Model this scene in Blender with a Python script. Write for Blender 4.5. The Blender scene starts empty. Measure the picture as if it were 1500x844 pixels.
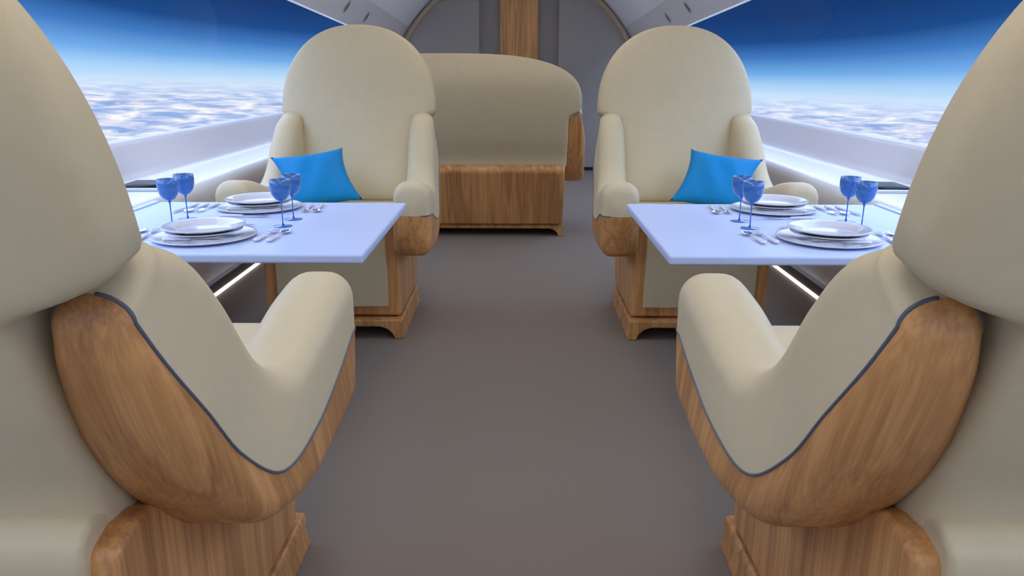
import bpy, bmesh, math, random
from mathutils import Vector, Matrix
random.seed(4)
scene = bpy.context.scene
COL = scene.collection
PI = math.pi

# ------------------------------------------------------------------ materials
def new_mat(name):
    m = bpy.data.materials.new(name); m.use_nodes = True
    return m, m.node_tree.nodes, m.node_tree.links, m.node_tree.nodes['Principled BSDF']

def plain(name, col, rough=0.5, metal=0.0, bump=0.0, bscale=40.0, coat=0.0, var=0.0, spec=0.5):
    m, n, l, p = new_mat(name)
    p.inputs['Roughness'].default_value = rough
    p.inputs['Metallic'].default_value = metal
    p.inputs['Coat Weight'].default_value = coat
    p.inputs['Specular IOR Level'].default_value = spec
    tc = n.new('ShaderNodeTexCoord')
    ns = n.new('ShaderNodeTexNoise'); ns.inputs['Scale'].default_value = bscale; ns.inputs['Detail'].default_value = 5
    l.new(tc.outputs['Object'], ns.inputs['Vector'])
    mx = n.new('ShaderNodeMixRGB')
    mx.inputs[1].default_value = (*[c*(1-var) for c in col], 1); mx.inputs[2].default_value = (*[min(1, c*(1+var)) for c in col], 1)
    l.new(ns.outputs['Fac'], mx.inputs[0]); l.new(mx.outputs[0], p.inputs['Base Color'])
    if bump:
        b = n.new('ShaderNodeBump'); b.inputs['Strength'].default_value = bump; b.inputs['Distance'].default_value = 0.01
        l.new(ns.outputs['Fac'], b.inputs['Height']); l.new(b.outputs['Normal'], p.inputs['Normal'])
    return m

def wood(name, tilt=0.0, scale=1.0, light=(0.74, 0.375, 0.130), dark=(0.36, 0.155, 0.048), rough=0.42):
    m, n, l, p = new_mat(name)
    tc = n.new('ShaderNodeTexCoord')
    mp = n.new('ShaderNodeMapping'); mp.inputs['Rotation'].default_value = (tilt, 0, 0)
    l.new(tc.outputs['Object'], mp.inputs['Vector'])
    def st(sx, sy, sz):
        s = n.new('ShaderNodeMapping'); s.inputs['Scale'].default_value = (sx*scale, sy*scale, sz*scale)
        l.new(mp.outputs[0], s.inputs['Vector']); return s
    s1 = st(9, 9, .55)
    n1 = n.new('ShaderNodeTexNoise'); n1.inputs['Scale'].default_value = 1; n1.inputs['Detail'].default_value = 4; n1.inputs['Distortion'].default_value = 0.12
    l.new(s1.outputs[0], n1.inputs['Vector'])
    s2 = st(150, 150, 3.0)
    n2 = n.new('ShaderNodeTexNoise'); n2.inputs['Scale'].default_value = 1; n2.inputs['Detail'].default_value = 3; n2.inputs['Distortion'].default_value = 0.1
    l.new(s2.outputs[0], n2.inputs['Vector'])
    # rings
    mul = n.new('ShaderNodeMath'); mul.operation = 'MULTIPLY'; mul.inputs[1].default_value = 38
    l.new(n1.outputs['Fac'], mul.inputs[0])
    sn = n.new('ShaderNodeMath'); sn.operation = 'SINE'; l.new(mul.outputs[0], sn.inputs[0])
    ab = n.new('ShaderNodeMapRange'); ab.inputs[1].default_value = -1; ab.inputs[2].default_value = 1; ab.inputs[3].default_value = 0; ab.inputs[4].default_value = 1
    l.new(sn.outputs[0], ab.inputs[0])
    a = n.new('ShaderNodeMath'); a.operation = 'MULTIPLY'; a.inputs[1].default_value = 0.16; l.new(ab.outputs[0], a.inputs[0])
    b = n.new('ShaderNodeMath'); b.operation = 'MULTIPLY_ADD'; b.inputs[1].default_value = 0.5; l.new(n2.outputs['Fac'], b.inputs[0]); l.new(a.outputs[0], b.inputs[2])
    c = n.new('ShaderNodeMath'); c.operation = 'MULTIPLY_ADD'; c.inputs[1].default_value = 0.75; l.new(n1.outputs['Fac'], c.inputs[0]); l.new(b.outputs[0], c.inputs[2])
    r = n.new('ShaderNodeValToRGB')
    r.color_ramp.elements[0].position = 0.46; r.color_ramp.elements[0].color = (*dark, 1)
    r.color_ramp.elements[1].position = 0.90; r.color_ramp.elements[1].color = (*light, 1)
    l.new(c.outputs[0], r.inputs[0]); l.new(r.outputs[0], p.inputs['Base Color'])
    p.inputs['Roughness'].default_value = rough
    bp = n.new('ShaderNodeBump'); bp.inputs['Strength'].default_value = 0.12; bp.inputs['Distance'].default_value = 0.004
    l.new(n2.outputs['Fac'], bp.inputs['Height']); l.new(bp.outputs[0], p.inputs['Normal'])
    return m

M = {}
M['cream'] = plain('cream_leather', (0.66, 0.56, 0.352), 0.52, bump=0.10, bscale=26, var=0.05, spec=0.35)
M['cream_panel'] = plain('cream_panel_leather', (0.64, 0.535, 0.325), 0.5, bump=0.12, bscale=14, var=0.06, spec=0.35)
M['wood'] = wood('oak_veneer', 0.0)
M['wood_arm'] = wood('oak_veneer_shell', -0.38)
M['wood_rear'] = wood('oak_veneer_rear', -0.42)
M['piping'] = plain('slate_piping', (0.10, 0.12, 0.16), 0.35)
M['white'] = plain('white_lacquer', (0.80, 0.80, 0.84), 0.28, coat=0.2)
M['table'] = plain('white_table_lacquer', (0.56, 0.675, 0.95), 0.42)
M['floor'] = plain('grey_brown_carpet', (0.240, 0.200, 0.160), 0.75, bump=0.05, bscale=160, var=0.05, spec=0.25)
M['panel'] = plain('grey_bulkhead', (0.325, 0.305, 0.28), 0.6)
M['recess'] = plain('grey_bulkhead_recess', (0.31, 0.295, 0.285), 0.6)
M['ceiling'] = plain('white_ceiling', (0.86, 0.86, 0.90), 0.6)
M['tan'] = plain('tan_trim', (0.44, 0.33, 0.23), 0.45)
M['black'] = plain('black_gap', (0.012, 0.012, 0.014), 0.5)
M['umber'] = plain('umber_plinth', (0.075, 0.06, 0.045), 0.6)  # shade of the wall-foot recess, put into the colour
M['blue'] = plain('bright_blue_fabric', (0.0, 0.255, 0.59), 0.6, bump=0.12, bscale=60, var=0.04, spec=0.3)
M['china'] = plain('white_china', (0.70, 0.70, 0.74), 0.16, coat=0.3)
M['silver'] = plain('polished_silver', (0.72, 0.72, 0.74), 0.14, 1.0)
M['pearl'] = plain('pearl_handle', (0.80, 0.80, 0.83), 0.2)
M['alu'] = plain('brushed_aluminium', (0.62, 0.63, 0.66), 0.3, 1.0)
M['screen'] = plain('dark_glass_screen', (0.012, 0.015, 0.017), 0.3, spec=0.15)
M['lamp_dark'] = plain('lamp_recess', (0.16, 0.18, 0.16), 0.25)

def glass_blue():
    m, n, l, p = new_mat('blue_glass')
    p.inputs['Base Color'].default_value = (0.045, 0.22, 0.62, 1)
    p.inputs['Roughness'].default_value = 0.06
    p.inputs['IOR'].default_value = 1.45
    p.inputs['Transmission Weight'].default_value = 0.25
    p.inputs['Coat Weight'].default_value = 0.6
    return m
M['glass'] = glass_blue()

def pane_mat():
    m = bpy.data.materials.new('window_glass'); m.use_nodes = True
    n, l = m.node_tree.nodes, m.node_tree.links
    n.clear()
    o = n.new('ShaderNodeOutputMaterial'); mx = n.new('ShaderNodeMixShader')
    t = n.new('ShaderNodeBsdfTransparent'); g = n.new('ShaderNodeBsdfGlossy'); g.inputs['Roughness'].default_value = 0.02
    lw = n.new('ShaderNodeLayerWeight'); lw.inputs['Blend'].default_value = 0.08
    ml = n.new('ShaderNodeMath'); ml.operation = 'MULTIPLY'; ml.inputs[1].default_value = 0.03
    l.new(lw.outputs['Fresnel'], ml.inputs[0]); l.new(ml.outputs[0], mx.inputs[0])
    l.new(t.outputs[0], mx.inputs[1]); l.new(g.outputs[0], mx.inputs[2]); l.new(mx.outputs[0], o.inputs[0])
    return m
M['pane'] = pane_mat()

def emit(name, col, s):
    m = bpy.data.materials.new(name); m.use_nodes = True
    p = m.node_tree.nodes['Principled BSDF']
    p.inputs['Base Color'].default_value = (*col, 1); p.inputs['Emission Color'].default_value = (*col, 1); p.inputs['Emission Strength'].default_value = s
    return m
M['led'] = emit('led_strip_light', (1.0, 0.97, 0.93), 1.4)

# ------------------------------------------------------------------ helpers
def mesh_obj(name, verts, faces, mat, parent=None, loc=(0, 0, 0), smooth=True, bevel=0, subsurf=0, angle=None, segs=3):
    me = bpy.data.meshes.new(name); me.from_pydata([tuple(v) for v in verts], [], faces)
    bm = bmesh.new(); bm.from_mesh(me); bmesh.ops.remove_doubles(bm, verts=bm.verts, dist=1e-6)
    bmesh.ops.recalc_face_normals(bm, faces=bm.faces); bm.to_mesh(me); bm.free()
    for p in me.polygons: p.use_smooth = smooth
    me.materials.append(mat)
    o = bpy.data.objects.new(name, me); COL.objects.link(o); o.location = loc
    if parent: o.parent = parent
    if bevel:
        b = o.modifiers.new('bevel', 'BEVEL'); b.width = bevel; b.segments = segs; b.limit_method = 'ANGLE'; b.angle_limit = math.radians(angle or 35)
        b.harden_normals = False
        w = o.modifiers.new('wn', 'WEIGHTED_NORMAL'); w.keep_sharp = True
    if subsurf:
        s = o.modifiers.new('sub', 'SUBSURF'); s.levels = subsurf; s.render_levels = subsurf
    return o

class MB:
    def __init__(s): s.v = []; s.f = []
    def add(s, v, f):
        k = len(s.v); s.v += [Vector(p) for p in v]; s.f += [tuple(i+k for i in q) for q in f]; return s
    def box(s, a, b):
        (x0, y0, z0), (x1, y1, z1) = a, b
        v = [(x0,y0,z0),(x1,y0,z0),(x1,y1,z0),(x0,y1,z0),(x0,y0,z1),(x1,y0,z1),(x1,y1,z1),(x0,y1,z1)]
        return s.add(v, [(0,3,2,1),(4,5,6,7),(0,1,5,4),(1,2,6,5),(2,3,7,6),(3,0,4,7)])
    def loft(s, rings, closed=True, cap0=True, cap1=True):
        n = len(rings[0]); v = [p for r in rings for p in r]; f = []
        for i in range(len(rings)-1):
            for j in range(n if closed else n-1):
                a, b = i*n+j, i*n+(j+1) % n
                f.append((a, b, b+n, a+n))
        if cap0: f.append(tuple(range(n-1, -1, -1)))
        if cap1: f.append(tuple((len(rings)-1)*n+j for j in range(n)))
        return s.add(v, f)
    def lathe(s, prof, n=32, c=(0, 0, 0)):
        rings = [[(c[0]+r*math.cos(2*PI*j/n), c[1]+r*math.sin(2*PI*j/n), c[2]+z) for j in range(n)] for r, z in prof]
        return s.loft(rings, True, prof[0][0] > 1e-5, prof[-1][0] > 1e-5)
    def tube(s, pts, r, n=8):
        pts = [Vector(p) for p in pts]; rings = []; a = None
        for i, p in enumerate(pts):
            t = (pts[min(i+1, len(pts)-1)]-pts[max(i-1, 0)]).normalized()
            if a is None: a = t.cross(Vector((0, 0, 1)) if abs(t.z) < .9 else Vector((1, 0, 0)))
            a = (a-t*a.dot(t)).normalized(); b = a.cross(t)
            rings.append([p+a*r*math.cos(2*PI*j/n)+b*r*math.sin(2*PI*j/n) for j in range(n)])
        return s.loft(rings)
    def build(s, name, mat, parent=None, **k): return mesh_obj(name, s.v, s.f, mat, parent, **k)

def thing(name, label, cat, loc=(0, 0, 0), rz=0.0, group=None):
    o = bpy.data.objects.new(name, None); COL.objects.link(o); o.empty_display_size = 0.1
    o.location = loc; o.rotation_euler = (0, 0, rz)
    return tag(o, label, cat, group)
def tag(o, label, cat, group=None):
    o['label'] = label; o['category'] = cat
    if group: o['group'] = group
    return o
def struct(o): o['kind'] = 'structure'; return o
def dup(root, loc, rz, label, group=None):
    r = root.copy(); COL.objects.link(r); r.location = loc; r.rotation_euler = (0, 0, rz); r['label'] = label
    if group: r['group'] = group
    for ch in list(root.children):
        c = ch.copy(); COL.objects.link(c); c.parent = r
        for g in list(ch.children):
            d = g.copy(); COL.objects.link(d); d.parent = c
    return r

def catmull(P, n):
    out = []; m = len(P)-1
    for i in range(n+1):
        t = i/n*m; k = min(int(t), m-1); t -= k
        p0, p1, p2, p3 = P[max(k-1, 0)], P[k], P[k+1], P[min(k+2, m)]
        out.append([0.5*(2*b+(c-a)*t+(2*a-5*b+4*c-d)*t*t+(3*b-a-3*c+d)*t**3) for a, b, c, d in zip(p0, p1, p2, p3)])
    return out
def sp(v, e): return math.copysign(abs(v)**e, v)
def superring(cx, cy, z, a, b, n, N=48):
    return [(cx+a*sp(math.cos(2*PI*j/N), 2/n), cy+b*sp(math.sin(2*PI*j/N), 2/n), z) for j in range(N)]

# ------------------------------------------------------------------ chairs and sofa
# local frame: x across, y forward (front of the skid at 0), z up
#  station: Bx, By, Bz, Tx, Ty, Tz, half thickness at bottom, at top, seam fraction
ARM = [
 (.374, -.950, .945, .370, -.815, 1.045, .052, .058, .16),
 (.374, -.932, .870, .374, -.728, 1.008, .069, .064, .17),
 (.373, -.880, .750, .380, -.640,  .916, .088, .069, .23),
 (.376, -.785, .610, .388, -.530,  .770, .091, .073, .275),
 (.386, -.630, .470, .398, -.412,  .702, .095, .080, .31),
 (.398, -.420, .415, .408, -.265,  .728, .094, .083, .40),
 (.405, -.210, .412, .414, -.120,  .768, .091, .085, .485),
 (.408, -.030, .425, .418, -.010,  .785, .088, .085, .57),
]
def arm_sections(dx=0.0, n=44):
    st = catmull(ARM, n); secs = []
    for s in st:
        secs.append([Vector((s[0]+dx, s[1], s[2])), Vector((s[3]+dx, s[4], s[5])), s[6], s[7], s[8], 1.0, None])
    B, T, wb, wt, f, _, _ = secs[-1]
    pole = B.lerp(T, f)
    for k in range(1, 11):                       # rounded front end
        t = k/10; e = 3.6
        sc = (1-t**e)**(1/e) if t < 1 else 0.0
        secs.append([B+Vector((0, .088*t, 0)), T+Vector((0, .088*t, 0)), wb, wt, f, sc, pole+Vector((0, .088*t, 0))])
    B, T, wb, wt, f = secs[0][:5]
    pole = B.lerp(T, f); pre = []; d = Vector((0, -.004, .042))
    for k in range(1, 10):
        t = math.sin(PI/2*k/9); sc = math.cos(PI/2*k/9)
        pre.append([B+d*t, T+d*t, wb, wt, f, sc, pole+d*t])
    return pre[::-1]+secs
def arc(cx, cy, r, a0, a1, n=7):
    return [(cx+r*math.cos(a0+(a1-a0)*k/n), cy+r*math.sin(a0+(a1-a0)*k/n)) for k in range(n+1)]
def resample(P, K):
    L = [0.0]
    for a, b in zip(P, P[1:]): L.append(L[-1]+math.hypot(b[0]-a[0], b[1]-a[1]))
    out = []; k = 0
    for i in range(K+1):
        d = L[-1]*i/K
        while k < len(P)-2 and L[k+1] < d: k += 1
        t = (d-L[k])/max(L[k+1]-L[k], 1e-9); t = max(0, min(1, t))
        out.append((P[k][0]+(P[k+1][0]-P[k][0])*t, P[k][1]+(P[k+1][1]-P[k][1])*t))
    return out
def arm_ring(sec, half, K=26):
    """rounded rectangle standing on the line B-T, cut at the seam height"""
    B, T, wb, wt, f, sc, pole = sec
    h = (T-B).length; s = f*h
    rb = min(.046, .8*s); rt = min(.066, .92*wt, .8*(h-s)); wq = wb+(wt-wb)*f
    if half == 'top':
        P = [(wq, s)]+arc(wt-rt, h-rt, rt, 0, PI/2)+arc(-(wt-rt), h-rt, rt, PI/2, PI)+[(-wq, s)]
    else:
        P = [(wq, s)]+arc(wb-rb, rb, rb, 0, -PI/2)+arc(-(wb-rb), rb, rb, -PI/2, -PI)+[(-wq, s)]
    out = []
    for x, y in resample(P, K):
        q = y/h
        p = B.lerp(T, q)+Vector((x*(1+.05*math.sin(PI*max(0, min(1, q)))), 0, 0))
        if pole is not None: p = pole+(p-pole)*sc
        out.append(p)
    return out
def make_arm(side, parent, dx=0.0):
    secs = arm_sections(dx)
    def flip(r): return [Vector((p.x*side, p.y, p.z)) for p in r]
    w = MB().loft([flip(arm_ring(s, 'bottom')) for s in secs], closed=False, cap0=False, cap1=False).build('arm_shell', M['wood_arm'], parent)
    c = MB().loft([flip(arm_ring(s, 'top')) for s in secs], closed=False, cap0=False, cap1=False).build('arm_pad', M['cream'], parent)
    w['label'] = 'oak veneer shell under the arm'
    outer = [flip(arm_ring(s, 'top'))[0] for s in secs]; inner = [flip(arm_ring(s, 'top'))[-1] for s in secs]
    MB().tube(outer[1:-1]+inner[1:-1][::-1], 0.0032).build('piping', M['piping'], c)

def make_back(parent, hw=.44, low=.298, top=1.535, sh=1.06, n=2.25, mat='cream', lean=1.0, ntop=3.2, tl=.20, nlow=8):
    # z, half width, front y, rear y
    FR = [(-.675,), (-.775,), (-.852,), (-.902,), (-.965,)]
    RE = [(-.862,), (-.957,), (-1.026,), (-1.062,), (-1.030,)]
    fr, re = catmull(FR, 100), catmull(RE, 100)
    z0 = .606
    def depth(z):
        t = max(0, min(1, (z-z0)/(top-z0)))
        k = min(int(t*100), 99); q = t*100-k; f, r = fr[k][0]*(1-q)+fr[k+1][0]*q, re[k][0]*(1-q)+re[k+1][0]*q
        c, h = (f+r)/2, (f-r)/2
        if t > .8: h *= max(0, 1-((t-.8)/.2)**2.6)**.5
        return c, max(h, 1e-4)
    lf = hw-.075                                 # the front stays wide between and behind the wings, the back tucks in
    rows = [(z0-.036, low-.02, lf-.02, nlow, .80), (z0-.030, low-.006, lf-.006, nlow, .93), (z0-.012, low, lf, nlow, 1)]
    for k in range(1, 15):
        rows.append((z0-.012+(sh-.085-z0+.012)*k/14, low, lf, nlow, 1))
    nt = max(ntop, 4.0)
    for dz, w in ((.070, .06), (.056, .28), (.042, .58), (.028, .82), (.012, .96)):
        rows.append((sh-dz, low+w*(hw-low), lf+w**2*(hw-lf), nlow+w*(nt-nlow), 1))
    K = 26
    for k in range(K+1):
        ph = PI/2*k/K
        w = max(hw*sp(math.cos(ph), 2/n), 1e-4)
        rows.append((sh+(top-sh)*sp(math.sin(ph), 2/n), w, w, ntop+(4.0-ntop)*max(0, 1-k/K*2)**2 if ntop < 4.0 else ntop, 1))
    rings = []; N = 88
    for z, ar, af, ne, q in rows:
        c, h = depth(z)
        tilt = tl*max(0, min(1, (z-sh+.36)/.34))*max(0, min(1, (top-z)/(top-sh)))
        ring = []
        for j in range(N):
            th = 2*PI*j/N; sn = math.sin(th); m = max(0, min(1, (sn-.05)/.6)); m = m*m*(3-2*m)
            nn = ne if sn <= 0 or ne > 9 else ne+(3.8-ne)*min(1, sn*3) if ne > 3.8 else ne
            x, y = (ar+(af-ar)*m)*sp(math.cos(th), 2/nn), h*q*sp(sn, 2/nn)
            ring.append((x, c+y, z+tilt*y))
        rings.append(ring)
    return MB().loft(rings, cap0=True, cap1=True).build('backrest', M[mat], parent)

def prism(prof, x0, x1):
    """(y, z) outline extruded along x"""
    n = len(prof); v = [(x0, y, z) for y, z in prof]+[(x1, y, z) for y, z in prof]
    return v, [tuple(range(n-1, -1, -1)), tuple(range(n, 2*n))]+[(i, (i+1) % n, (i+1) % n+n, i+n) for i in range(n)]
def prism_y(prof, y0, y1):
    n = len(prof); v = [(x, y0, z) for x, z in prof]+[(x, y1, z) for x, z in prof]
    return v, [tuple(range(n-1, -1, -1)), tuple(range(n, 2*n))]+[(i, (i+1) % n, (i+1) % n+n, i+n) for i in range(n)]

def make_seat(name, label, cat, loc, rz, half=.335, dx=0.0, group=None, panels=True, **bk):
    t = thing(name, label, cat, loc, rz, group)
    # pedestal: wooden box whose back leans forward toward the floor
    prof = [(-.05, .105), (-.05, .60), (-.66, .555), (-.79, .602), (-.84, .605), (-.895, .59), (-.905, .545), (-.66, .105)] if panels else \
           [(-.05, .105), (-.05, .60), (-.60, .60), (-.80, .605), (-.86, .600), (-.888, .580), (-.898, .545), (-.70, .105)]
    b = MB().add(*prism(prof, -half, half)).build('pedestal', M['wood' if panels else 'wood_rear'], t, bevel=.015, segs=4); b['label'] = 'oak veneer pedestal'
    if panels:
        w = half-.062; wr = half-.040
        MB().box((-w, -.06, .155), (w, -.038, .585)).build('front_panel', M['cream_panel'], t, bevel=.006)
        pr = [(-.80, .60), (-.835, .632), (-.880, .634), (-.912, .612), (-.922, .575), (-.915, .535), (-.742, .215), (-.70, .215)]
        MB().add(*prism(pr, -wr, wr)).build('rear_panel', M['cream_panel'], t, bevel=.012)
    # sled foot: arched slab with flared runners
    h = half
    out = [(-h-.004, .098), (-h-.010, .078), (-h-.006, .055), (-h-.010, .03), (-h-.016, 0), (-h+.028, 0), (-h+.040, .028), (-h+.065, .052), (-h+.10, .064),
           (h-.10, .064), (h-.065, .052), (h-.040, .028), (h-.028, 0), (h+.016, 0), (h+.010, .03), (h+.006, .055), (h+.010, .078), (h+.004, .098)]
    MB().add(*prism_y(out, -.66, 0.0)).build('sled_foot', M['wood'], t, bevel=.006)
    # seat cushion
    a = half-.010
    prof = []
    rings = []
    for x, s in [(-a-.0, .0), (-a+.004, .55), (-a+.02, .88), (-a+.05, 1), (a-.05, 1), (a-.02, .88), (a-.004, .55), (a, 0)]:
        r = .035*(1-s)
        p = [(-.74, .52+r), (-.74, .575-r), (-.5, .600-r), (-.08, .653-r), (-.005, .653-r), (.02-r, .636-r*.5), (.024-r, .615), (.02-r, .602+r*.4), (-.01, .58+r)]
        rings.append([(x, y, z) for y, z in p])
    MB().loft(rings).build('seat_cushion', M['cream'], t, bevel=0)
    make_back(t, **bk)
    make_arm(1, t, dx); make_arm(-1, t, dx)
    return t

G = 'cream and oak cabin armchairs'
XC = .905; XN = .925; DN = 1.876; DF = 3.58
nl = make_seat('armchair', 'cream leather armchair with oak shell in the left foreground, its back to the camera', 'armchair', (-XN, DN, 0), 0, group=G)
nr = dup(nl, (XN, DN, 0), 0, 'cream leather armchair with oak shell in the right foreground, its back to the camera')
fl = dup(nl, (-XC, DF, 0), PI, 'cream armchair facing the camera across the left table, blue cushion on its seat')
fr = dup(nl, (XC, DF, 0), PI, 'cream armchair facing the camera across the right table, blue cushion on its seat')
sofa = make_seat('loveseat', 'wide cream seat seen from behind beyond the chairs, on an oak box base', 'sofa', (-.49, 6.72, 0), 0, half=.86, dx=.545,
                 panels=False, hw=.965, low=.872, top=1.405, sh=1.035, n=2.9, ntop=10, tl=0, nlow=18)

# ------------------------------------------------------------------ blue cushions
def cushion(sg, label):
    """soft square cushion slumped sideways; corners given for the left one, mirrored for the right"""
    N = 24; v = []; f = []
    TL, TR, BR = Vector((-1.305, 4.08, .838)), Vector((-.944, 4.19, .882)), Vector((-.812, 4.02, .626))
    BL = TL+(BR-TR)*.96
    C = (TL+TR+BR+BL)/4; base = Vector((C.x, C.y, .626))
    nrm = (TR-TL).cross(TL-BL).normalized()
    if nrm.y > 0: nrm = -nrm
    for side in (1, -1):
        for i in range(N+1):
            for j in range(N+1):
                s, q = i/N*2-1, j/N*2-1
                pin = .15
                x = s*(1-pin*(1-q*q)); y = q*(1-pin*(1-s*s)*(1.0 if q > 0 else .25))
                a, b = (x+1)/2, (y+1)/2
                p = (BL*(1-a)+BR*a)*(1-b)+(TL*(1-a)+TR*a)*b
                th = .072*(max(0, (1-s**2)*(1-q**2)))**.45
                th += .006*math.sin(7*s-4*q)*(1-s*s)*(1-q*q)
                p = p+nrm*(side*th)-base
                v.append((p.x*-sg, p.y, p.z))
    k = (N+1)**2
    for o in (0, k):
        for i in range(N):
            for j in range(N):
                a = o+i*(N+1)+j; f.append((a, a+1, a+N+2, a+N+1))
    o = MB().add(v, f).build('cushion', M['blue'], None, loc=(base.x*-sg, base.y, base.z))
    tag(o, label, 'cushion', 'bright blue cushions')
    return o
cushion(-1, 'bright blue cushion leaning in the far armchair of the left table')
cushion(1, 'bright blue cushion leaning in the far armchair of the right table')

# ------------------------------------------------------------------ tables
TZ = .72; TX0, TX1, TY0, TY1 = .487, 1.605, 2.36, 3.36
def table(sg, label):
    t = thing('dining_table', label, 'table', (sg*(TX0+TX1)/2, (TY0+TY1)/2, 0), 0, 'white cabin tables')
    w, d = (TX1-TX0)/2, (TY1-TY0)/2
    MB().box((-w, -d, TZ-.032), (w, d, TZ)).build('tabletop', M['table'], t, bevel=.009, segs=4)
    MB().box((w*sg-.03*(sg > 0)-.0*(sg < 0), -d+.01, TZ), (w*sg+.03*(sg < 0), d-.01, TZ+.006)).build('edge_lip', M['table'], t, bevel=.002)
    # bracket under the wall end carrying the folding top
    a = (w-.20)*sg; b = (w-.005)*sg
    MB().add([(a, -.05, TZ-.033), (b, -.05, TZ-.033), (b, -.05, TZ-.20), (a, .05, TZ-.033), (b, .05, TZ-.033), (b, .05, TZ-.20)],
             [(0, 1, 2), (3, 5, 4), (0, 3, 4, 1), (1, 4, 5, 2), (2, 5, 3, 0)]).build('wall_bracket', M['alu'], t, bevel=.004)
    return t
table(-1, 'white glossy table laid for two on the left side of the cabin')
table(1, 'white glossy table laid for two on the right side of the cabin')

# ------------------------------------------------------------------ tableware
def plate_profile(R, h, well, th=.004):
    top = [(0, .004), (well*.92, .004), (well, .006), (well*1.06, .6*h), (R*.97, h), (R, h+.001)]
    bot = [(R, h-th*.5), (R*.97, h-th), (well*1.06, .6*h-th+.001), (well*.98, .0005), (well*.9, 0), (0, 0)]
    return [(max(r, 1e-6), z) for r, z in top+bot]
def lathe_obj(name, prof, mat, n=56): return MB().lathe(prof, n).build(name, mat, None)
proto = {}
def put(kind, maker, loc, label, cat, group, rz=0.0):
    if kind not in proto:
        o = maker(); proto[kind] = o
        o.location = loc; o.rotation_euler = (0, 0, rz); tag(o, label, cat, group); return o
    o = dup(proto[kind], loc, rz, label, group); return o

def mk_charger(): return lathe_obj('charger_plate', plate_profile(.173, .012, .115), M['china'])
def mk_soup(): return lathe_obj('dinner_plate', plate_profile(.128, .016, .085), M['china'])
def mk_top(): return lathe_obj('rim_plate', plate_profile(.138, .022, .088, .005), M['china'])
def mk_glass():
    t = thing('wine_glass', '', 'glass')
    b = MB().lathe([(1e-6, .094), (.010, .0955), (.022, .103), (.032, .118), (.0375, .138), (.0385, .155), (.0365, .175), (.0355, .175), (.0374, .155), (.0362, .138),
                    (.031, .120), (.021, .1055), (.009, .099), (1e-6, .098)], 36).build('bowl', M['glass'], t)
    MB().lathe([(1e-6, .004), (.0045, .006), (.0026, .014), (.0023, .05), (.0026, .082), (.0050, .0915), (.009, .0945), (1e-6, .0945)], 16).build('stem', M['glass'], t)
    MB().lathe([(1e-6, 0), (.034, 0), (.0345, .0012), (.033, .002), (.012, .0035), (.004, .0055), (1e-6, .0055)], 36).build('foot', M['glass'], t)
    return t
CUT = 1.12
def handle_mb(y0, y1):
    rings = []
    for k in range(15):
        t = k/14; y = y0+(y1-y0)*t
        w = .0118*(1-.52*t); hg = .0066*(1-.40*t)
        e = min(1, math.sqrt(max(0, 1-(1-min(1, t/.12))**2)))*1.0
        e = max(e, .25)
        if k == 14: w *= .6; hg *= .6
        w *= e; hg *= e
        rings.append([(w*math.cos(2*PI*j/14), y, .0070+hg*math.sin(2*PI*j/14)) for j in range(14)])
    return MB().loft(rings)
def strip(prof, th=.0012):
    """prof: (y, half width, z, dish)"""
    rings = []
    for y, w, z, d in prof:
        r = []
        for j in range(9):
            s = j/8*2-1; r.append((w*s, y, z+d*s*s+th))
        for j in range(8, -1, -1):
            s = j/8*2-1; r.append((w*s, y, z+d*s*s))
        rings.append(r)
    return MB().loft(rings)
def mk_spoon():
    t = thing('spoon', '', 'spoon'); handle_mb(-.10, 0).build('handle', M['pearl'], t)
    strip([(-.005, .0025, .005, 0), (.02, .0025, .007, 0), (.032, .006, .006, .001), (.045, .0165, .003, .005), (.062, .0205, .002, .007), (.078, .016, .003, .005), (.088, .006, .006, .001), (.09, .001, .007, 0)]).build('bowl', M['silver'], t)
    return t
def mk_fork():
    t = thing('fork', '', 'fork'); handle_mb(-.10, 0).build('handle', M['pearl'], t)
    m = strip([(-.005, .0025, .005, 0), (.02, .0025, .008, 0), (.032, .007, .008, .001), (.045, .0125, .006, .001), (.058, .0125, .004, .001)])
    for k in range(4):
        x = (-.0105+.007*k); m2 = []
        for y, w, z in [(.056, .0021, .004), (.075, .0018, .0035), (.092, .001, .007)]:
            m2.append([(x-w, y, z), (x+w, y, z), (x+w, y, z+.0015), (x-w, y, z+.0015)])
        m.loft(m2)
    m.build('tines', M['silver'], t)
    return t
def mk_knife():
    t = thing('knife', '', 'knife'); handle_mb(-.10, 0).build('handle', M['pearl'], t)
    strip([(-.004, .004, .005, 0), (.01, .006, .005, 0), (.05, .0088, .005, 0), (.085, .0085, .005, 0), (.10, .005, .005, 0), (.108, .0008, .005, 0)]).build('blade', M['silver'], t)
    return t

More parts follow.
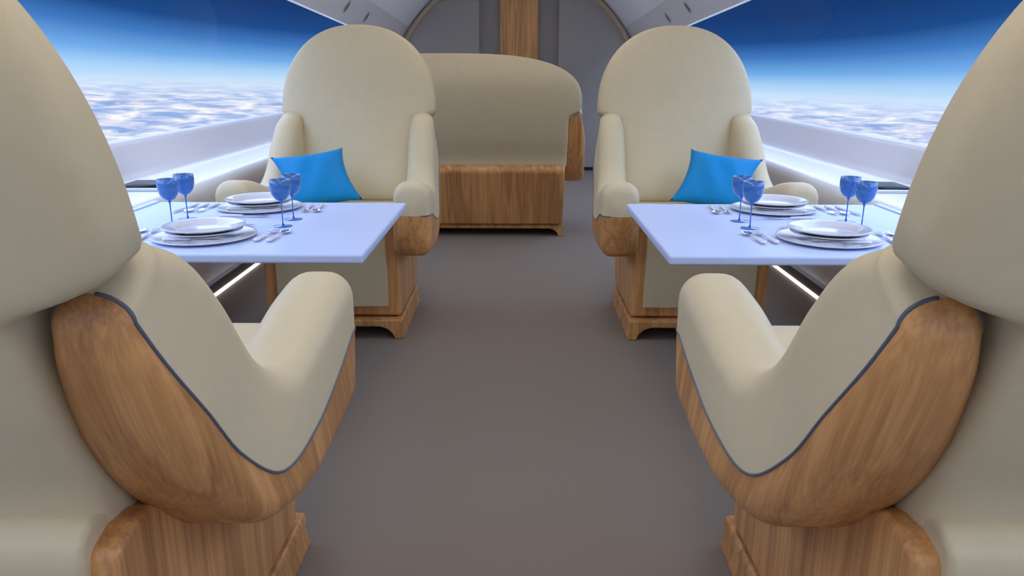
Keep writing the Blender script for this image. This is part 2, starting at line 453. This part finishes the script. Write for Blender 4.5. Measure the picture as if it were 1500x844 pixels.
TOP = TZ+.0004
for sg, side in ((-1, 'left'), (1, 'right')):
    for (cy, face, who) in ((2.605, 1, 'near'), (3.20, -1, 'far')):
        cx = sg*1.082
        put('charger', mk_charger, (cx, cy, TOP), f'wide white charger plate under the {who} plate stack on the {side} table', 'plate', 'white plates')
        put('knife', mk_knife, (cx+sg*.008, cy-.096, TOP+.0085), f'knife tucked under the {who} plate stack on the {side} table', 'knife', 'pearl handled cutlery', PI/2 if sg > 0 else -PI/2)
        put('soup', mk_soup, (cx, cy, TOP+.0155), f'white middle plate of the {who} plate stack on the {side} table', 'plate', 'white plates')
        put('top', mk_top, (cx, cy, TOP+.0245), f'white rimmed plate topping the {who} plate stack on the {side} table', 'plate', 'white plates')
        rz = 0 if face > 0 else PI
        aisle = -sg; wall = sg
        def cut(kind, mk, dx, dy, rot, desc, cat):
            put(kind, mk, (cx+dx, cy+dy*face, TOP), f'{desc} at the {who} setting, {side} table', cat, 'pearl handled cutlery', rz+rot)
        # aisle side pair
        tilt = .10*sg*face
        cut('fork', mk_fork, aisle*.207, .025, tilt, 'pearl handled fork on the aisle side', 'fork')
        cut('spoon', mk_spoon, aisle*.252, .02, tilt, 'pearl handled spoon on the aisle side', 'spoon')
        # wall side pair
        cut('fork', mk_fork, wall*.213, .03, -tilt, 'pearl handled fork on the wall side', 'fork')
        cut('spoon', mk_spoon, wall*.258, .03, -tilt, 'pearl handled spoon on the wall side', 'spoon')
        if who == 'far': cut('knife', mk_knife, wall*.303, .03, -tilt, 'pearl handled knife nearest the wall', 'knife')
        # dessert knife above the plates, blade to the aisle
        put('knife', mk_knife, (cx+sg*.0, cy+.208*face, TOP), f'dessert knife lying crosswise by the {who} plates on the {side} table', 'knife', 'pearl handled cutlery', PI/2 if sg > 0 else -PI/2)
    for gx, gx_n in ((.872, 'aisle'), (1.287, 'wall')):
        for gy, gy_n in ((2.812, 'near'), (2.952, 'far')):
            put('glass', mk_glass, (sg*gx, gy, TOP), f'blue wine glass, {gy_n} one of the {gx_n} side pair on the {side} table', 'glass', 'blue wine glasses')

# ------------------------------------------------------------------ tablets on the side shelves
SH = .742
def mk_tablet():
    t = thing('tablet', '', 'tablet')
    MB().box((-.11, -.14, 0), (.11, .14, .016)).build('body', M['alu'], t, bevel=.004)
    MB().box((-.104, -.134, .0155), (.104, .134, .0175)).build('screen', M['screen'], t)
    return t
put('tablet', mk_tablet, (-1.765, 3.64, SH), 'slim dark-screened tablet lying on the left side shelf', 'tablet', 'tablets', 0.05)
put('tablet', mk_tablet, (1.765, 3.68, SH), 'slim dark-screened tablet lying on the right side shelf', 'tablet', 'tablets', -0.05)

# ------------------------------------------------------------------ cabin shell
Y0, Y1 = -1.6, 10.35
SL = -.033
def zo(y): return SL*(y-10.35)
def extrude(prof, y0, y1, slope=False, steps=1):
    """open/closed outline (x, z) along y"""
    rings = []
    for k in range(steps+1):
        y = y0+(y1-y0)*k/steps; o = zo(y) if slope else 0
        rings.append([(x, y, z+o) for x, z in prof])
    return rings
fb = MB().box((-2.1, Y0, -.08), (2.1, Y1+.3, 0)).build('floor', M['floor'], smooth=False); struct(fb)

def side_wall(sg, name):
    prof = [(1.78, .0), (1.78, .10), (1.745, .13), (1.70, .30), (1.645, .50), (1.60, .635), (1.592, .68), (1.60, .715), (1.625, .736), (1.655, .742),
            (1.84, .742), (1.872, .748), (1.892, .768), (1.905, .80), (1.945, .915), (1.952, .935), (1.962, .945), (1.99, .945), (2.08, .93), (2.08, 0)]
    prof = [(x*sg, z) for x, z in prof]
    o = MB().loft(extrude(prof, Y0, Y1)).build(name, M['white'], bevel=0); struct(o)
    md = o.modifiers.new('es', 'EDGE_SPLIT'); md.split_angle = math.radians(40)
    return o
side_wall(-1, 'wall_left'); side_wall(1, 'wall_right')
for sg, nm in ((-1, 'left'), (1, 'right')):
    o = MB().box((sg*1.7785, Y0+.2, .001), (sg*1.764, Y1-.2, .020)).build('led_strip', M['led'], None, smooth=False)
    tag(o, f'thin glowing white light strip along the foot of the {nm} wall', 'light strip', 'floor light strips')
    # dark strip above the light, its brown standing in for shade in the recess
    b = MB().box((sg*1.7785, Y0+.1, .018), (sg*1.772, Y1-.1, .075)).build(f'baseboard_{nm}', M['umber'], smooth=False); struct(b)

# upper band, ceiling arch
R0 = 1.632; ZC = .93
band_lo = (1.55, 1.607); band_hi = (1.385, 1.843)
for sg, nm in ((-1, 'left'), (1, 'right')):
    pr = [(1.562, 1.595), (1.550, 1.592), (1.544, 1.600), (1.392, 1.826), (1.388, 1.838), (1.400, 1.842), (1.52, 1.86), (1.60, 1.70), (1.605, 1.60)]
    o = MB().loft(extrude([(x*sg, z) for x, z in pr], Y0, Y1-.02, True, 8)).build(f'trim_{1 if sg < 0 else 2}', M['white'], smooth=True); struct(o)
    md = o.modifiers.new('es', 'EDGE_SPLIT'); md.split_angle = math.radians(30)
    # window pane between sill and band
    g = []
    for k in range(9):
        y = Y0+(Y1-Y0)*k/8; z = zo(y)
        g.append([(sg*1.975, y, .945), (sg*1.588, y, 1.60+z), (sg*1.594, y, 1.603+z), (sg*1.981, y, .946)])
    w = MB().loft(g).build(f'window_{1 if sg < 0 else 2}', M['pane'], smooth=False); struct(w)
    # slim rail at the top of the pane
arc0 = math.atan2(1.843-ZC, 1.385)
inner = []; outer = []
for k in range(41):
    a = arc0+(PI-2*arc0)*k/40
    inner.append((R0*math.cos(a)*1.0, ZC+R0*math.sin(a))); outer.append(((R0+.12)*math.cos(a), ZC+(R0+.12)*math.sin(a)))
inner = [(x*1.385/(R0*math.cos(arc0)), z) for x, z in inner]
c = MB().loft(extrude(inner+outer[::-1], Y0, Y1+.05, True, 8)).build('ceiling', M['ceiling']); struct(c)
md = c.modifiers.new('es', 'EDGE_SPLIT'); md.split_angle = math.radians(30)

# bulkhead at the far end: flat panels, recess and oak column inside a tan arch
YB = Y1
def wallbox(name, x0, x1, y0, y1, z0, z1, mat):
    o = MB().box((x0, y0, z0), (x1, y1, z1)).build(name, mat, smooth=False, bevel=.008); return struct(o)
wallbox('wall_back', -2.1, 2.1, YB+.16, YB+.28, 0, 3.2, M['recess'])
wallbox('trim_3', -2.1, -.484, YB, YB+.159, .045, 3.1, M['panel'])
wallbox('trim_4', .536, 2.1, YB, YB+.159, .045, 3.1, M['panel'])
wallbox('baseboard_back', -2.1, 2.1, YB+.03, YB+.158, 0, .05, M['black'])
ob = MB().box((-.222, YB+.06, 0.052), (.275, YB+.158, 3.0)).build('wood_column', M['wood'], smooth=False, bevel=.006)
ob.name = 'trim_5'; struct(ob)
# arch
ri = []; K = 48
a0 = math.radians(24)
pts = []
for rr, yy in ((1.628, YB-.06), (1.628, YB-.001), (1.580, YB-.001), (1.580, YB-.045)):
    pts.append([(rr*math.cos(a0+(PI-2*a0)*k/K), yy, .915+rr*math.sin(a0+(PI-2*a0)*k/K)) for k in range(K+1)])
rings = [[pts[j][k] for j in range(4)] for k in range(K+1)]
o = MB().loft(rings).build('trim_6', M['tan']); struct(o)
md = o.modifiers.new('es', 'EDGE_SPLIT'); md.split_angle = math.radians(40)
wallbox('wall_front', -2.1, 2.1, Y0-.1, Y0, 0, 3.2, M['ceiling'])

# downlights in the band
dirv = Vector((-(1.826-1.600), 0, -(1.544-1.392))).normalized()     # normal of the band, right side
def mk_down():
    t = thing('downlight', '', 'downlight')
    MB().lathe([(.046, .001), (.060, .0), (.062, .003), (.058, .007), (.048, .006), (.046, .001)], 28).build('ring', M['alu'], t)
    MB().lathe([(1e-6, .0), (.046, .0), (.046, .003), (1e-6, .004)], 28).build('lens', M['lamp_dark'], t)
    return t
DL = []
for sg, nm in ((-1, 'left'), (1, 'right')):
    for y, which in ((7.0, 'nearer'), (7.88, 'farther')):
        x, z = 1.472, 1.707+zo(y)
        o = put('downlight', mk_down, (sg*(x-.0005), y, z-.0005), f'small oval recessed lamp in the {nm} ceiling band, the {which} of two', 'downlight', 'recessed ceiling lamps')
        nrm = Vector((sg*dirv.x, 0, dirv.z)); o.rotation_euler = nrm.to_track_quat('Z', 'Y').to_euler()
        DL.append(o)

# ------------------------------------------------------------------ sky
def make_world():
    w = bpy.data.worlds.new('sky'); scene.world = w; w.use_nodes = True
    n, l = w.node_tree.nodes, w.node_tree.links; n.clear()
    out = n.new('ShaderNodeOutputWorld'); bg = n.new('ShaderNodeBackground'); l.new(bg.outputs[0], out.inputs[0])
    tc = n.new('ShaderNodeTexCoord'); sx = n.new('ShaderNodeSeparateXYZ'); l.new(tc.outputs['Generated'], sx.inputs[0])
    def math_(op, a, b=None, c=None):
        m = n.new('ShaderNodeMath'); m.operation = op
        for i, q in enumerate((a, b, c)):
            if q is None: continue
            if isinstance(q, (int, float)): m.inputs[i].default_value = q
            else: l.new(q, m.inputs[i])
        return m.outputs[0]
    X, Y, Z = sx.outputs
    el = math_('ADD', math_('ADD', Z, .0175), math_('MULTIPLY', X, .024))
    # sky gradient, darker toward the direction of flight
    azf = math_('MULTIPLY', math_('MAXIMUM', math_('SUBTRACT', Y, .80), 0), .32)
    e2 = math_('MULTIPLY', el, math_('ADD', 1.0, math_('MULTIPLY', math_('MAXIMUM', math_('SUBTRACT', Y, .82), 0.0), 7.0)))
    r = n.new('ShaderNodeValToRGB'); l.new(math_('MULTIPLY', e2, 4.0), r.inputs[0])
    cr = r.color_ramp; cr.elements[0].position = 0; cr.elements[0].color = (.55, .76, .98, 1)
    cr.elements[1].position = 1; cr.elements[1].color = (.006, .035, .15, 1)
    for p, c_ in ((.08, (.40, .66, .96)), (.18, (.17, .42, .84)), (.32, (.055, .20, .55)), (.46, (.012, .070, .26)), (.66, (.008, .045, .18))):
        e = cr.elements.new(p); e.color = (*c_, 1)
    # cloud sea below the horizon
    dn = math_('ADD', math_('MAXIMUM', math_('MULTIPLY', el, -1), 0.0), .10)
    cx = math_('DIVIDE', X, dn); cy = math_('DIVIDE', Y, dn)
    cb = n.new('ShaderNodeCombineXYZ'); l.new(cx, cb.inputs[0]); l.new(cy, cb.inputs[1])
    ns = n.new('ShaderNodeTexNoise'); ns.inputs['Scale'].default_value = 3.3; ns.inputs['Detail'].default_value = 7; ns.inputs['Roughness'].default_value = .6; ns.inputs['Distortion'].default_value = .5
    l.new(cb.outputs[0], ns.inputs['Vector'])
    r2 = n.new('ShaderNodeValToRGB'); l.new(ns.outputs['Fac'], r2.inputs[0])
    q = r2.color_ramp; q.elements[0].position = .38; q.elements[0].color = (.28, .44, .80, 1); q.elements[1].position = .62; q.elements[1].color = (1, .97, .98, 1)
    e = q.elements.new(.50); e.color = (.60, .68, .92, 1)
    # haze at the horizon
    hz = n.new('ShaderNodeMapRange'); l.new(el, hz.inputs[0]); hz.inputs[1].default_value = -.028; hz.inputs[2].default_value = -.002; hz.inputs[3].default_value = 0; hz.inputs[4].default_value = 1
    m1 = n.new('ShaderNodeMixRGB'); l.new(hz.outputs[0], m1.inputs[0]); l.new(r2.outputs[0], m1.inputs[1]); m1.inputs[2].default_value = (.62, .78, 1.0, 1)
    ab = n.new('ShaderNodeMapRange'); l.new(el, ab.inputs[0]); ab.inputs[1].default_value = -.003; ab.inputs[2].default_value = .003
    m2 = n.new('ShaderNodeMixRGB'); l.new(ab.outputs[0], m2.inputs[0]); l.new(m1.outputs[0], m2.inputs[1]); l.new(r.outputs[0], m2.inputs[2])
    # overhead glow added to light shelves and tables, brighter than the visible sky
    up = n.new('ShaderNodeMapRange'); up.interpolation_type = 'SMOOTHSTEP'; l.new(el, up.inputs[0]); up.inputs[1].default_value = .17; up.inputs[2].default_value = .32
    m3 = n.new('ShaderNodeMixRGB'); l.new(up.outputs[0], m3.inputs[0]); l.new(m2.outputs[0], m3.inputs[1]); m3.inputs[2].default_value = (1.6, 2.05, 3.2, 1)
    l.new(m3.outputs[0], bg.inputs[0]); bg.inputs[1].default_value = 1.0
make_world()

# ------------------------------------------------------------------ added fill lights under the ceiling, no lamp bodies
for k, (y, e) in enumerate(((-.7, 12.5), (1.0, 14), (2.8, 12), (4.7, 11), (6.8, 6), (8.8, 6))):
    L = bpy.data.lights.new('ceiling_lamp', 'AREA'); L.shape = 'RECTANGLE'; L.size = 1.3; L.size_y = 1.3; L.energy = e; L.color = (1.0, .90, .74)
    o = bpy.data.objects.new('ceiling_lamp', L); COL.objects.link(o); o.location = (0, y, 2.50+zo(y))

# ------------------------------------------------------------------ camera
F = 1120.; HOR = 105.; VPX = 756.
p = math.atan((422-HOR)/F); yaw = math.atan((VPX-750)/F*math.cos(p)); roll = .0033
cam = bpy.data.cameras.new('camera'); co = bpy.data.objects.new('camera', cam); COL.objects.link(co)
cam.sensor_width = 36; cam.sensor_fit = 'HORIZONTAL'; cam.lens = 36*F/1500; cam.clip_start = .02; cam.clip_end = 500
co.matrix_world = Matrix.Translation((0, 0, 1.28)) @ Matrix.Rotation(yaw, 4, 'Z') @ Matrix.Rotation(PI/2-p, 4, 'X') @ Matrix.Rotation(roll, 4, 'Z')
scene.camera = co
scene.view_settings.view_transform = 'Standard'; scene.view_settings.look = 'None'
scene.view_settings.gamma = 1; scene.view_settings.exposure = 0.0; scene.view_settings.use_curve_mapping = False
